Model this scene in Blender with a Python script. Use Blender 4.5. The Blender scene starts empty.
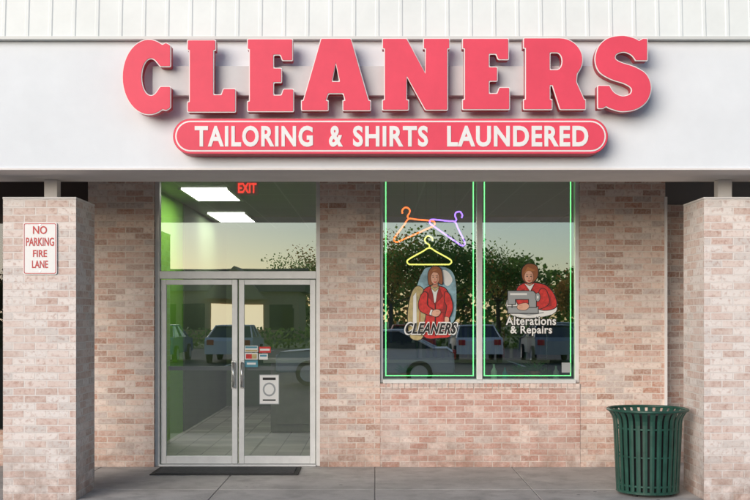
import bpy, bmesh, math, random
from math import radians, sin, cos, pi
from mathutils import Vector, Matrix
random.seed(7)
C = bpy.context
scene = C.scene
F = 1098.0; EYE = 1.678; DW = 12.2
def X(px, D=DW): return (px-375.0)*D/F
def Z(py, D=DW): return EYE+(316.0-py)*D/F

# ---------------------------------------------------------------- materials
def newmat(name):
    m = bpy.data.materials.new(name); m.use_nodes = True
    nt = m.node_tree
    return m, nt, nt.nodes['Principled BSDF'], nt.nodes['Material Output']
def N(nt, t, **kw):
    n = nt.nodes.new(t)
    for k, v in kw.items(): setattr(n, k, v)
    return n
def plain(name, col, rough=0.6, metal=0.0, emit=None, es=0.0, var=0.0, vs=6.0, bump=0.0, bs=60.0, spec=0.5):
    m, nt, b, o = newmat(name)
    b.inputs['Base Color'].default_value = (*col, 1)
    b.inputs['Roughness'].default_value = rough
    b.inputs['Metallic'].default_value = metal
    b.inputs['Specular IOR Level'].default_value = spec
    if emit:
        b.inputs['Emission Color'].default_value = (*emit, 1)
        b.inputs['Emission Strength'].default_value = es
    if var > 0 or bump > 0:
        tc = N(nt, 'ShaderNodeTexCoord')
    if var > 0:
        nz = N(nt, 'ShaderNodeTexNoise'); nz.inputs['Scale'].default_value = vs
        nz.inputs['Detail'].default_value = 4; nz.inputs['Roughness'].default_value = 0.65
        nt.links.new(tc.outputs['Object'], nz.inputs['Vector'])
        r = N(nt, 'ShaderNodeValToRGB')
        r.color_ramp.elements[0].position = 0.3; r.color_ramp.elements[1].position = 0.7
        r.color_ramp.elements[0].color = (*[max(0, c*(1-var)) for c in col], 1)
        r.color_ramp.elements[1].color = (*[min(1, c*(1+var*0.7)) for c in col], 1)
        nt.links.new(nz.outputs['Fac'], r.inputs['Fac'])
        nt.links.new(r.outputs['Color'], b.inputs['Base Color'])
    if bump > 0:
        nb = N(nt, 'ShaderNodeTexNoise'); nb.inputs['Scale'].default_value = bs
        nb.inputs['Detail'].default_value = 3
        nt.links.new(tc.outputs['Object'], nb.inputs['Vector'])
        bp = N(nt, 'ShaderNodeBump'); bp.inputs['Strength'].default_value = bump
        bp.inputs['Distance'].default_value = 0.01
        nt.links.new(nb.outputs['Fac'], bp.inputs['Height'])
        nt.links.new(bp.outputs['Normal'], b.inputs['Normal'])
    return m
def leafmat(name, col):
    m, nt, b, o = newmat(name)
    tc = N(nt, 'ShaderNodeTexCoord'); nz = N(nt, 'ShaderNodeTexNoise'); nz.inputs['Scale'].default_value = 0.9
    nt.links.new(tc.outputs['Object'], nz.inputs[0])
    r = N(nt, 'ShaderNodeValToRGB'); r.color_ramp.elements[0].position=0.3; r.color_ramp.elements[1].position=0.7
    r.color_ramp.elements[0].color=(*[c*0.65 for c in col],1); r.color_ramp.elements[1].color=(*[c*1.3 for c in col],1)
    nt.links.new(nz.outputs['Fac'], r.inputs[0]); nt.links.new(r.outputs[0], b.inputs['Base Color']); b.inputs['Roughness'].default_value=0.6
    t = N(nt,'ShaderNodeBsdfTranslucent'); nt.links.new(r.outputs[0], t.inputs[0])
    mx = N(nt,'ShaderNodeMixShader'); mx.inputs[0].default_value=0.5
    nt.links.new(b.outputs[0], mx.inputs[1]); nt.links.new(t.outputs[0], mx.inputs[2]); nt.links.new(mx.outputs[0], o.inputs[0])
    return m

def mixc(nt, fac, a, b, mode='MIX'):
    n = N(nt, 'ShaderNodeMix'); n.data_type = 'RGBA'; n.blend_type = mode
    for sock, v in ((n.inputs[0], fac), (n.inputs[6], a), (n.inputs[7], b)):
        if hasattr(v, 'is_linked') or hasattr(v, 'links'): nt.links.new(v, sock)
        elif isinstance(v, (int, float)): sock.default_value = v
        else: sock.default_value = (*v, 1)
    return n.outputs[2]

def brick(name, cols, mortar, white=0.3, dirt=0.25, seed=0.0, redpatch=0.0):
    m, nt, b, o = newmat(name)
    uv = N(nt, 'ShaderNodeUVMap'); 
    mp = N(nt, 'ShaderNodeMapping'); mp.inputs['Location'].default_value = (seed, 0, 0)
    nt.links.new(uv.outputs['UV'], mp.inputs['Vector'])
    # slight waviness in the joints
    wn = N(nt, 'ShaderNodeTexNoise'); wn.inputs['Scale'].default_value = 9; wn.inputs['Detail'].default_value = 1
    nt.links.new(mp.outputs['Vector'], wn.inputs['Vector'])
    vm = N(nt, 'ShaderNodeVectorMath', operation='MULTIPLY_ADD')
    vm.inputs[1].default_value = (0.009, 0.009, 0)
    nt.links.new(wn.outputs['Color'], vm.inputs[0]); nt.links.new(mp.outputs['Vector'], vm.inputs[2])
    br = N(nt, 'ShaderNodeTexBrick')
    br.inputs['Scale'].default_value = 1; br.inputs['Brick Width'].default_value = 0.205
    br.inputs['Row Height'].default_value = 0.0685; br.inputs['Mortar Size'].default_value = 0.0062
    br.inputs['Mortar Smooth'].default_value = 0.2; br.inputs['Bias'].default_value = 0
    br.inputs['Color1'].default_value = (0, 0, 0, 1); br.inputs['Color2'].default_value = (1, 1, 1, 1)
    nt.links.new(vm.outputs[0], br.inputs['Vector'])
    r = N(nt, 'ShaderNodeValToRGB'); els = r.color_ramp.elements; r.color_ramp.interpolation = 'CONSTANT'
    while len(els) < len(cols): els.new(0.5)
    for i, c in enumerate(cols):
        els[i].position = i/len(cols); els[i].color = (*c, 1)
    nt.links.new(br.outputs['Color'], r.inputs['Fac'])
    def noise(s, d=3, ro=0.6):
        n = N(nt, 'ShaderNodeTexNoise'); n.inputs['Scale'].default_value = s
        n.inputs['Detail'].default_value = d; n.inputs['Roughness'].default_value = ro
        nt.links.new(mp.outputs['Vector'], n.inputs['Vector']); return n.outputs['Fac']
    def ramp(v, a, c):
        n = N(nt, 'ShaderNodeMapRange'); n.inputs[1].default_value = a; n.inputs[2].default_value = c
        nt.links.new(v, n.inputs[0]); return n.outputs[0]
    def mul(v, k):
        n = N(nt, 'ShaderNodeMath', operation='MULTIPLY'); nt.links.new(v, n.inputs[0])
        if isinstance(k, (int, float)): n.inputs[1].default_value = k
        else: nt.links.new(k, n.inputs[1])
        return n.outputs[0]
    c = r.outputs['Color']
    # mottling inside each brick
    c = mixc(nt, mul(ramp(noise(38), 0.42, 0.70), 0.5), c, (0.78, 0.69, 0.63))
    c = mixc(nt, mul(ramp(noise(24, 3), 0.50, 0.72), 0.65), c, (0.38, 0.19, 0.14))
    # efflorescence / whitewash in large clouds
    c = mixc(nt, mul(ramp(noise(1.6, 6, 0.72), 0.42, 0.66), white), c, (0.80, 0.73, 0.69))
    if redpatch: c = mixc(nt, mul(ramp(noise(2.3, 6, 0.72), 0.46, 0.64), redpatch), c, (0.48, 0.23, 0.18))
    # mortar
    fac = br.outputs['Fac']
    c = mixc(nt, mul(fac, 0.9), c, mortar)
    # dirt near ground
    sep = N(nt, 'ShaderNodeSeparateXYZ'); nt.links.new(uv.outputs['UV'], sep.inputs[0])
    low = N(nt, 'ShaderNodeMapRange'); low.inputs[1].default_value = 0.6; low.inputs[2].default_value = 0.0
    nt.links.new(sep.outputs['Y'], low.inputs[0])
    c = mixc(nt, mul(mul(low.outputs[0], ramp(noise(4.5, 5, 0.7), 0.32, 0.6)), dirt), c, (0.26, 0.17, 0.13))
    nt.links.new(c, b.inputs['Base Color'])
    b.inputs['Roughness'].default_value = 0.9; b.inputs['Specular IOR Level'].default_value = 0.2
    inv = N(nt, 'ShaderNodeMath', operation='SUBTRACT'); inv.inputs[0].default_value = 1
    nt.links.new(fac, inv.inputs[1])
    ad = N(nt, 'ShaderNodeMath', operation='MULTIPLY_ADD'); ad.inputs[1].default_value = 0.35
    nt.links.new(noise(70, 2), ad.inputs[0]); nt.links.new(inv.outputs[0], ad.inputs[2])
    bp = N(nt, 'ShaderNodeBump'); bp.inputs['Strength'].default_value = 0.8; bp.inputs['Distance'].default_value = 0.006
    nt.links.new(ad.outputs[0], bp.inputs['Height']); nt.links.new(bp.outputs['Normal'], b.inputs['Normal'])
    return m

M_brick = brick('brick_wall', [(0.54,0.30,0.22),(0.74,0.56,0.47),(0.64,0.43,0.35),(0.54,0.45,0.41),(0.58,0.36,0.29),(0.80,0.66,0.58),(0.66,0.48,0.40),(0.42,0.25,0.19),(0.72,0.60,0.54)], (0.76,0.68,0.61), 0.36, 0.6)
M_brick2 = brick('brick_panel', [(0.56,0.30,0.24),(0.71,0.51,0.44),(0.64,0.41,0.35),(0.56,0.46,0.42),(0.58,0.35,0.29),(0.80,0.65,0.58),(0.46,0.25,0.20)], (0.76,0.67,0.61), 0.48, 0.7, 3.1, 0.55)
M_brickp = brick('brick_pillar', [(0.66,0.50,0.45),(0.78,0.67,0.63),(0.83,0.76,0.73),(0.65,0.60,0.58),(0.71,0.57,0.52),(0.80,0.75,0.73),(0.60,0.45,0.40)], (0.80,0.75,0.72), 0.5, 0.75, 7.7)
M_stucco = plain('fascia_stucco', (0.80,0.84,0.89), 0.85, var=0.05, vs=1.3, bump=0.15, bs=120)
M_beam = plain('beam_paint', (0.82,0.79,0.78), 0.7, var=0.06, vs=3)
M_soffit = plain('soffit', (0.40,0.37,0.35), 0.8, var=0.15, vs=2)
M_roofm = plain('white_roof_metal', (0.80,0.84,0.84), 0.5, var=0.06, vs=2)
M_flash = plain('flashing', (0.66,0.68,0.67), 0.45)
M_alu = plain('aluminium', (0.72,0.72,0.71), 0.42, metal=0.2, var=0.08, vs=8)
M_aludark = plain('aluminium_dark', (0.20,0.20,0.20), 0.5, metal=0.3)
M_steel = plain('handle_steel', (0.7,0.7,0.7), 0.25, metal=0.9)
M_rubber = plain('rubber', (0.03,0.03,0.03), 0.85)
M_red = plain('sign_red', (0.84,0.075,0.13), 0.45, var=0.08, vs=2.5, spec=0.3)
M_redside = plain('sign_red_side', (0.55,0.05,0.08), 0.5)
M_white = plain('sign_white', (0.85,0.85,0.85), 0.5, var=0.04, vs=5)
M_race = plain('raceway', (0.60,0.61,0.63), 0.6, var=0.05)
M_signred = plain('parking_red', (0.55,0.05,0.05), 0.5)
M_green = plain('green_wall', (0.26,0.62,0.05), 0.7, var=0.05)
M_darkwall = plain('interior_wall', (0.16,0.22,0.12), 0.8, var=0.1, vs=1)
M_dark = plain('dark_void', (0.03,0.03,0.03), 0.8)
M_counter = plain('counter_laminate', (0.35,0.33,0.30), 0.4, var=0.1)
M_light = plain('light_panel', (0.9,0.9,0.9), 0.5, emit=(1,0.97,0.88), es=10)
M_black = plain('black_ink', (0.012,0.012,0.012), 0.6)
M_skin = plain('ink_skin', (0.75,0.42,0.30), 0.6)
M_skind = plain('ink_skin_shade', (0.55,0.25,0.16), 0.6)
M_hair = plain('ink_hair', (0.30,0.10,0.035), 0.6)
M_hairl = plain('ink_hair_light', (0.45,0.18,0.06), 0.6)
M_inkred = plain('ink_red', (0.62,0.035,0.03), 0.6, var=0.35, vs=25)
M_inkdred = plain('ink_dark_red', (0.33,0.02,0.02), 0.6)
M_inkblue = plain('ink_pale_blue', (0.28,0.46,0.54), 0.6, var=0.5, vs=7)
M_inkteal = plain('ink_teal', (0.08,0.28,0.36), 0.6)
M_inkyel = plain('ink_yellow', (0.52,0.42,0.20), 0.6, var=0.3, vs=14)
M_inkgrey = plain('ink_grey', (0.33,0.35,0.36), 0.6)
M_inkwhite = plain('ink_white', (0.8,0.8,0.78), 0.6)
M_bin = plain('bin_green', (0.018,0.075,0.055), 0.38, var=0.3, vs=9)
M_binin = plain('bin_liner', (0.012,0.012,0.014), 0.6)
M_mat = plain('mat_rubber', (0.065,0.065,0.07), 0.9, var=0.3, vs=20, bump=0.5, bs=200)
M_asph = plain('asphalt', (0.075,0.075,0.077), 0.9, var=0.25, vs=1.2, bump=0.5, bs=90)
M_grass = plain('grass', (0.09,0.16,0.035), 0.95, var=0.35, vs=0.5)
M_paint = plain('road_paint', (0.7,0.7,0.68), 0.7, var=0.1)
M_bark = plain('bark', (0.10,0.07,0.05), 0.9, var=0.3, vs=8, bump=0.5, bs=20)
M_leafs = [leafmat('leaf_dark', (0.10,0.19,0.05)), leafmat('leaf_light', (0.22,0.34,0.08)), leafmat('leaf_autumn', (0.42,0.23,0.07))]
def emis(name, col, s): return plain(name, tuple(c*0.5 for c in col), 0.4, emit=col, es=s)
M_ngreen = emis('neon_green', (0.20,1.0,0.30), 3.4)
M_norange = emis('neon_orange', (1.0,0.15,0.03), 4.5)
M_npurple = emis('neon_purple', (0.36,0.16,1.0), 4.5)
M_nyellow = emis('neon_yellow', (0.95,0.80,0.20), 2.6)
M_exit = emis('exit_red', (1.0,0.05,0.03), 1.6)

def glass(name, refl, tint):
    m = bpy.data.materials.new(name); m.use_nodes = True; nt = m.node_tree; nt.nodes.clear()
    o = N(nt, 'ShaderNodeOutputMaterial'); mx = N(nt, 'ShaderNodeMixShader')
    t = N(nt, 'ShaderNodeBsdfTransparent'); t.inputs[0].default_value = (*tint, 1)
    g = N(nt, 'ShaderNodeBsdfGlossy'); g.inputs['Roughness'].default_value = 0.0; g.inputs[0].default_value = (0.95,0.98,1,1)
    fr = N(nt, 'ShaderNodeFresnel'); fr.inputs[0].default_value = 1.5
    ad = N(nt, 'ShaderNodeMath', operation='ADD'); ad.inputs[1].default_value = refl; ad.use_clamp = True
    # gentle waviness of the pane
    tc = N(nt, 'ShaderNodeTexCoord'); nz = N(nt, 'ShaderNodeTexNoise'); nz.inputs['Scale'].default_value = 1.3; nz.inputs['Detail'].default_value = 1
    bp = N(nt, 'ShaderNodeBump'); bp.inputs['Strength'].default_value = 0.04; bp.inputs['Distance'].default_value = 0.01
    nt.links.new(tc.outputs['Object'], nz.inputs[0]); nt.links.new(nz.outputs['Fac'], bp.inputs['Height'])
    nt.links.new(bp.outputs['Normal'], g.inputs['Normal'])
    nt.links.new(fr.outputs[0], ad.inputs[0]); nt.links.new(ad.outputs[0], mx.inputs[0])
    nt.links.new(t.outputs[0], mx.inputs[1]); nt.links.new(g.outputs[0], mx.inputs[2])
    nt.links.new(mx.outputs[0], o.inputs[0]); return m
M_glass = glass('window_glass', 0.36, (0.64,0.74,0.69))
M_glassd = glass('door_glass', 0.30, (0.86,0.92,0.87))
M_glassn = glass('neighbour_glass', 0.0, (0.5,0.55,0.52))

def concrete():
    m, nt, b, o = newmat('sidewalk_concrete')
    tc = N(nt, 'ShaderNodeTexCoord'); P = tc.outputs['Object']
    def noise(s, d=5, ro=0.65):
        n = N(nt, 'ShaderNodeTexNoise'); n.inputs['Scale'].default_value = s; n.inputs['Detail'].default_value = d
        n.inputs['Roughness'].default_value = ro; nt.links.new(P, n.inputs[0]); return n.outputs['Fac']
    def rmp(v, a, c, k=1.0):
        n = N(nt, 'ShaderNodeMapRange'); n.inputs[1].default_value = a; n.inputs[2].default_value = c; n.inputs[4].default_value = k
        nt.links.new(v, n.inputs[0]); return n.outputs[0]
    c = mixc(nt, rmp(noise(1.1), 0.35, 0.7), (0.40,0.385,0.37), (0.58,0.56,0.54))
    c = mixc(nt, rmp(noise(3.5), 0.46, 0.66, 0.65), c, (0.29,0.28,0.27))
    c = mixc(nt, rmp(noise(60), 0.5, 0.8, 0.45), c, (0.66,0.64,0.62))
    vo = N(nt, 'ShaderNodeTexVoronoi'); vo.inputs['Scale'].default_value = 2.6; nt.links.new(P, vo.inputs[0])
    c = mixc(nt, rmp(vo.outputs['Distance'], 0.06, 0.04, 0.8), c, (0.14,0.14,0.14))
    nt.links.new(c, b.inputs['Base Color']); b.inputs['Roughness'].default_value = 0.85
    bp = N(nt, 'ShaderNodeBump'); bp.inputs['Strength'].default_value = 0.5; bp.inputs['Distance'].default_value = 0.006
    nt.links.new(noise(80), bp.inputs['Height']); nt.links.new(bp.outputs['Normal'], b.inputs['Normal'])
    return m
M_conc = concrete()
def tiles(name, c1, c2, mort, w, h, ms):
    m, nt, b, o = newmat(name)
    uv = N(nt, 'ShaderNodeUVMap'); br = N(nt, 'ShaderNodeTexBrick'); br.offset = 0.0
    br.inputs['Scale'].default_value = 1; br.inputs['Brick Width'].default_value = w; br.inputs['Row Height'].default_value = h
    br.inputs['Mortar Size'].default_value = ms; br.inputs['Color1'].default_value = (*c1,1); br.inputs['Color2'].default_value = (*c2,1)
    br.inputs['Mortar'].default_value = (*mort,1)
    nt.links.new(uv.outputs[0], br.inputs[0]); nt.links.new(br.outputs['Color'], b.inputs['Base Color'])
    b.inputs['Roughness'].default_value = 0.5; return m
M_tile = tiles('floor_tile', (0.50,0.47,0.42), (0.30,0.29,0.26), (0.12,0.11,0.10), 0.3, 0.3, 0.006)
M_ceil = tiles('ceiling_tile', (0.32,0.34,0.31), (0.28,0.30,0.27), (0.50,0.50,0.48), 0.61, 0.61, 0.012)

# ---------------------------------------------------------------- geometry helpers
def link(ob, parent=None):
    scene.collection.objects.link(ob)
    if parent: ob.parent = parent
    return ob
def empty(name):
    e = bpy.data.objects.new(name, None); e.empty_display_size = 0.2
    return link(e)
def meshobj(name, verts, faces, mats, parent=None, midx=None, smooth=False):
    me = bpy.data.meshes.new(name); me.from_pydata([tuple(v) for v in verts], [], faces)
    if not isinstance(mats, (list, tuple)): mats = [mats]
    for m in mats: me.materials.append(m)
    if midx: me.polygons.foreach_set('material_index', midx)
    if smooth: me.polygons.foreach_set('use_smooth', [True]*len(me.polygons))
    uvl = me.uv_layers.new(name='UVMap')
    for p in me.polygons:
        n = p.normal; a = (abs(n.x), abs(n.y), abs(n.z)); k = a.index(max(a))
        for li in p.loop_indices:
            co = me.vertices[me.loops[li].vertex_index].co
            uvl.data[li].uv = (co.y+0.1, co.z) if k == 0 else ((co.x, co.z) if k == 1 else (co.x, co.y))
    me.update()
    return link(bpy.data.objects.new(name, me), parent)
def boxdata(x0,x1,y0,y1,z0,z1):
    v = [(x0,y0,z0),(x1,y0,z0),(x1,y1,z0),(x0,y1,z0),(x0,y0,z1),(x1,y0,z1),(x1,y1,z1),(x0,y1,z1)]
    f = [(0,3,2,1),(4,5,6,7),(0,1,5,4),(1,2,6,5),(2,3,7,6),(3,0,4,7)]
    return v, f
def box(name, x0,x1,y0,y1,z0,z1, mat, parent=None, bevel=0.0):
    if x0 > x1: x0, x1 = x1, x0
    if z0 > z1: z0, z1 = z1, z0
    v, f = boxdata(x0,x1,y0,y1,z0,z1)
    ob = meshobj(name, v, f, mat, parent)
    if bevel:
        md = ob.modifiers.new('bevel', 'BEVEL'); md.width = bevel; md.segments = 2; md.limit_method = 'ANGLE'
    return ob
def quad(name, pts, mat, parent=None): return meshobj(name, pts, [tuple(range(len(pts)))], mat, parent)
def lathe(name, prof, seg, mat, parent=None, loc=(0,0,0)):
    v=[];f=[]
    for r,z in prof:
        for i in range(seg):
            a=2*pi*i/seg; v.append((loc[0]+r*cos(a), loc[1]+r*sin(a), loc[2]+z))
    for j in range(len(prof)-1):
        for i in range(seg):
            k=(i+1)%seg; f.append((j*seg+i, j*seg+k, (j+1)*seg+k, (j+1)*seg+i))
    f.append(tuple(range(seg))[::-1]); f.append(tuple((len(prof)-1)*seg+i for i in range(seg)))
    return meshobj(name, v, f, mat, parent, smooth=False)
def tube(name, pts, r, mat, parent=None, cyclic=False):
    cu = bpy.data.curves.new(name, 'CURVE'); cu.dimensions='3D'; cu.bevel_depth=r; cu.bevel_resolution=3; cu.use_fill_caps=True
    s = cu.splines.new('POLY'); s.points.add(len(pts)-1)
    for p,q in zip(s.points, pts): p.co=(*q,1)
    s.use_cyclic_u=cyclic
    t = bpy.data.objects.new(name, cu); me = bpy.data.meshes.new_from_object(t); bpy.data.objects.remove(t)
    me.materials.clear(); me.materials.append(mat)
    me.polygons.foreach_set('use_smooth', [True]*len(me.polygons))
    return link(bpy.data.objects.new(name, me), parent)
def offset_poly(pts, d):
    out=[]; n=len(pts)
    for i in range(n):
        p0=Vector(pts[i-1]); p1=Vector(pts[i]); p2=Vector(pts[(i+1)%n])
        e1=(p1-p0); e2=(p2-p1)
        if e1.length<1e-7 or e2.length<1e-7: continue
        e1.normalize(); e2.normalize()
        n1=Vector((e1.y,-e1.x)); n2=Vector((e2.y,-e2.x)); b=n1+n2
        if b.length<1e-4: out.append(tuple(p1)); continue
        b.normalize(); k=d/max(0.45, b.dot(n1)); out.append(tuple(p1+b*k))
    return out
def round_poly(pts, r):
    out=[]; n=len(pts)
    for i in range(n):
        p0=Vector(pts[i-1]); p1=Vector(pts[i]); p2=Vector(pts[(i+1)%n])
        a=p0-p1; b=p2-p1; la,lb=a.length,b.length
        if la<1e-6 or lb<1e-6: continue
        ang=a.angle(b)
        if ang>radians(150): out.append(tuple(p1)); continue
        rr=min(r, la*0.4, lb*0.4); s=p1+a/la*rr; e=p1+b/lb*rr
        for t in (0,0.33,0.67,1): out.append(tuple(s*(1-t)**2+p1*2*t*(1-t)+e*t*t))
    return out
def area(p): return 0.5*sum(p[i-1][0]*p[i][1]-p[i][0]*p[i-1][1] for i in range(len(p)))
def plate(name, loops, yfront, depth, mat, parent=None):
    """2-D outline(s) in world x,z; front face at y=yfront, going back by depth. First loop outer, rest holes."""
    K=20.0
    cu = bpy.data.curves.new(name,'CURVE'); cu.dimensions='2D'; cu.fill_mode='BOTH'; cu.extrude=0.5
    for lp in loops:
        s=cu.splines.new('POLY'); s.points.add(len(lp)-1); s.use_cyclic_u=True
        for p,q in zip(s.points, lp): p.co=(q[0]*K,q[1]*K,0,1)
    t=bpy.data.objects.new(name,cu); me=bpy.data.meshes.new_from_object(t); bpy.data.objects.remove(t)
    for v in me.vertices:
        x,y,z=v.co; v.co=(x/K, yfront+depth*(0.5 - z), y/K)
    me.materials.clear(); me.materials.append(mat)
    for p in me.polygons: p.use_smooth=False
    me.update()
    return link(bpy.data.objects.new(name, me), parent)
def text(name, body, x0,x1,z0,z1, yfront, depth, mat, parent=None, bold=0.0, shear=0.0, space=1.0, rx=0.0):
    cu=bpy.data.curves.new(name,'FONT'); cu.body=body; cu.size=1; cu.extrude=0.01; cu.offset=bold; cu.shear=shear; cu.space_character=space
    cu.resolution_u=4
    t=bpy.data.objects.new(name,cu); me=bpy.data.meshes.new_from_object(t); bpy.data.objects.remove(t)
    xs=[v.co.x for v in me.vertices]; ys=[v.co.y for v in me.vertices]
    a,b_,c,d=min(xs),max(xs),min(ys),max(ys)
    for v in me.vertices:
        x=x0+(v.co.x-a)/(b_-a)*(x1-x0); z=z0+(v.co.y-c)/(d-c)*(z1-z0)
        y=yfront+(0 if v.co.z>0 else depth); v.co=(x,y,z)
    me.materials.clear(); me.materials.append(mat)
    me.update()
    return link(bpy.data.objects.new(name, me), parent)

# ---------------------------------------------------------------- ground
meshobj('ground', [(-300,-300,-0.15),(300,-300,-0.15),(300,300,-0.15),(-300,300,-0.15)], [(0,1,2,3)], M_grass)
box('parking_lot', -60,60,-36,8.9,-0.2,-0.13, M_asph)
pm = empty('parking_lines')
for i in range(-12,13):
    box('stripe_%d'%(i+12), i*2.7-0.05, i*2.7+0.05, -20,-15,-0.13,-0.126, M_paint, pm)
    box('stripe_b%d'%(i+12), i*2.7-0.05, i*2.7+0.05, -34,-29,-0.13,-0.126, M_paint, pm)
# sidewalk slabs with tooled joints, kerb
sv=[];sf=[]
xs=[-15.2+1.52*i for i in range(21)]
for i in range(20):
    for (ya,yb) in ((9.06,10.62),(10.63,12.9)):
        v,f=boxdata(xs[i]+0.004,xs[i+1]-0.004,ya,yb,-0.12,0.0); o=len(sv); sv+=v; sf+=[tuple(k+o for k in q) for q in f]
sw=meshobj('sidewalk', sv, sf, M_conc)
md=sw.modifiers.new('b','BEVEL'); md.width=0.005; md.segments=2
v,f=boxdata(-15.2,15.2,9.05,12.9,-0.14,-0.006)
meshobj('joints', v, f, plain('joint_dirt',(0.24,0.23,0.22),0.9), sw)
box('kerb', -15.2,15.2,8.9,9.05,-0.16,0.002, M_conc, None, 0.012)

# ---------------------------------------------------------------- shop building
B = empty('shop_building')
xd0,xd1 = X(154),X(320); xw0,xw1 = X(380),X(580)
ztop = 3.20
T=0.25
box('wall_left_pier', X(88),xd0,DW,DW+T,0,ztop, M_brick,B)
box('wall_mid_pier', xd1,xw0,DW,DW+T,0,ztop, M_brick,B)
box('wall_right_pier', xw1,X(665),DW-0.012,DW+T,0,ztop, M_brick,B)
box('wall_below_window', xw0+0.002,xw1-0.002,DW-0.02,DW+T,0,Z(389), M_brick2,B)
box('wall_header', X(88),X(665),DW+0.003,DW+T,ztop,3.7, M_brick,B)
box('wall_right_recess', X(665)+0.001,9.5,DW+0.35,DW+0.6,0,2.95, M_brick,B)
box('wall_right_head', X(665)+0.001,9.5,DW+0.38,DW+0.6,2.95,3.7, M_aludark,B)
box('right_corner_trim', X(664),X(664)+0.03,DW-0.03,DW-0.012,0,3.0, M_beam,B)
# rowlock sill
rl=[];rf=[]
n=int((xw1-xw0)/0.068)
for i in range(n):
    a=xw0+0.002+i*(xw1-xw0-0.004)/n; b_=a+(xw1-xw0-0.004)/n-0.008
    v,f=boxdata(a,b_,DW-0.035,DW+0.06,Z(389)+0.002,Z(383.5)); o=len(rl); rl+=v; rf+=[tuple(k+o for k in q) for q in f]
box('sill_mortar', xw0+0.002,xw1-0.002,DW-0.026,DW+0.1,Z(389),Z(384), plain('mortar',(0.62,0.56,0.51),0.9),B)
meshobj('sill_bricks', rl, rf, M_brick2, B)
# neighbour storefront (left)
box('neighbour_fascia_panel', -9.5,X(88)-0.001,DW+0.1,DW+0.3,2.72,3.7, plain('dark_panel',(0.06,0.045,0.04),0.7),B)  # one even dark tone across the band above the neighbour's glass
quad('neighbour_glass', [(-9.5,DW+0.15,0.4),(X(88),DW+0.15,0.4),(X(88),DW+0.15,2.72),(-9.5,DW+0.15,2.72)], M_glassn,B)
box('neighbour_base', -9.5,X(88)-0.001,DW+0.08,DW+0.3,0,0.4, M_brick,B)
for i in range(5): box('neighbour_mullion_%d'%i, X(88)-0.07-1.5*i, X(88)-0.01-1.5*i, DW+0.1,DW+0.2,0.4,2.72, M_aludark,B)
box('neighbour_back', -9.5,X(88)-0.2,DW+3,DW+3.1,0,3.7, M_dark,B)
box('neighbour_floor', -9.5,-3.0,DW+0.3,DW+3.0,-0.05,0.0, M_dark,B)
# canopy
FD=9.6
box('fascia', -9.5,9.5,FD,FD+0.85,2.972,4.08, M_stucco,B)
box('fascia_bottom_trim', -9.5,9.5,FD-0.012,FD+0.84,2.955,2.971, M_beam,B)
box('soffit', -9.5,9.5,FD+0.85,DW+0.6,3.42,3.5, M_soffit,B)
box('drip_edge', -9.5,9.5,FD-0.07,FD+0.02,4.082,4.108, M_flash,B)
# ribbed metal mansard
prof=[]; x=-9.5; p=0.203
while x<9.5:
    prof += [(x,0.0),(x+p*0.80,0.0),(x+p*0.84,0.006),(x+p*0.95,0.006)]
    x+=p
L0=Vector((0,FD-0.06,4.105)); L1=Vector((0,FD+0.12,6.3)); nrm=Vector((0,-(L1.z-L0.z),(L1.y-L0.y))).normalized()
vs=[];fs=[]
for (a,h) in prof:
    for L in (L0,L1):
        q=L+nrm*h; vs.append((a,q.y,q.z))
for i in range(len(prof)-1): fs.append((2*i,2*i+2,2*i+3,2*i+1))
meshobj('roof_mansard', vs, fs, M_roofm, B)
box('roof_deck', -9.5,9.5,FD+0.12,22,6.2,6.3, M_flash,B)
for s in (-1,1):
    quad('roof_end', [(s*9.5,FD,4.1),(s*9.5,FD+0.12,6.25),(s*9.5,22,6.25),(s*9.5,22,4.1)], M_stucco,B)
    quad('side_wall', [(s*9.5,DW+0.3,0),(s*9.5,22,0),(s*9.5,22,4.1),(s*9.5,DW+0.3,4.1)], M_brick,B)
    quad('canopy_end', [(s*9.5,FD,2.972),(s*9.5,DW+0.3,2.972),(s*9.5,DW+0.3,4.1),(s*9.5,FD,4.1)], M_stucco,B)
quad('back_wall', [(-9.5,22,0),(9.5,22,0),(9.5,22,6.25),(-9.5,22,6.25)], M_stucco,B)

# interior shell
IL,IR,ID = -2.78, 3.1, 20.4
box('interior_left_wall', IL-0.1,IL,DW+T+0.001,15.9,0,3.3, M_green,B)
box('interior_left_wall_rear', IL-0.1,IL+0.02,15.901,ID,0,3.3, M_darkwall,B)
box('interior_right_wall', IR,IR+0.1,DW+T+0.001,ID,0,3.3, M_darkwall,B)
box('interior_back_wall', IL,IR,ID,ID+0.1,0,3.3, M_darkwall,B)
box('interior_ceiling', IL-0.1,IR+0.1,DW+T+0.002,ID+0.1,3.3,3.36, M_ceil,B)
box('interior_floor', IL,IR,DW+0.02,ID,-0.05,0.004, M_tile,B)
box('interior_front_return', IL,xd0-0.005,DW+T+0.001,DW+T+0.03,0,3.3, M_green,B)

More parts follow.
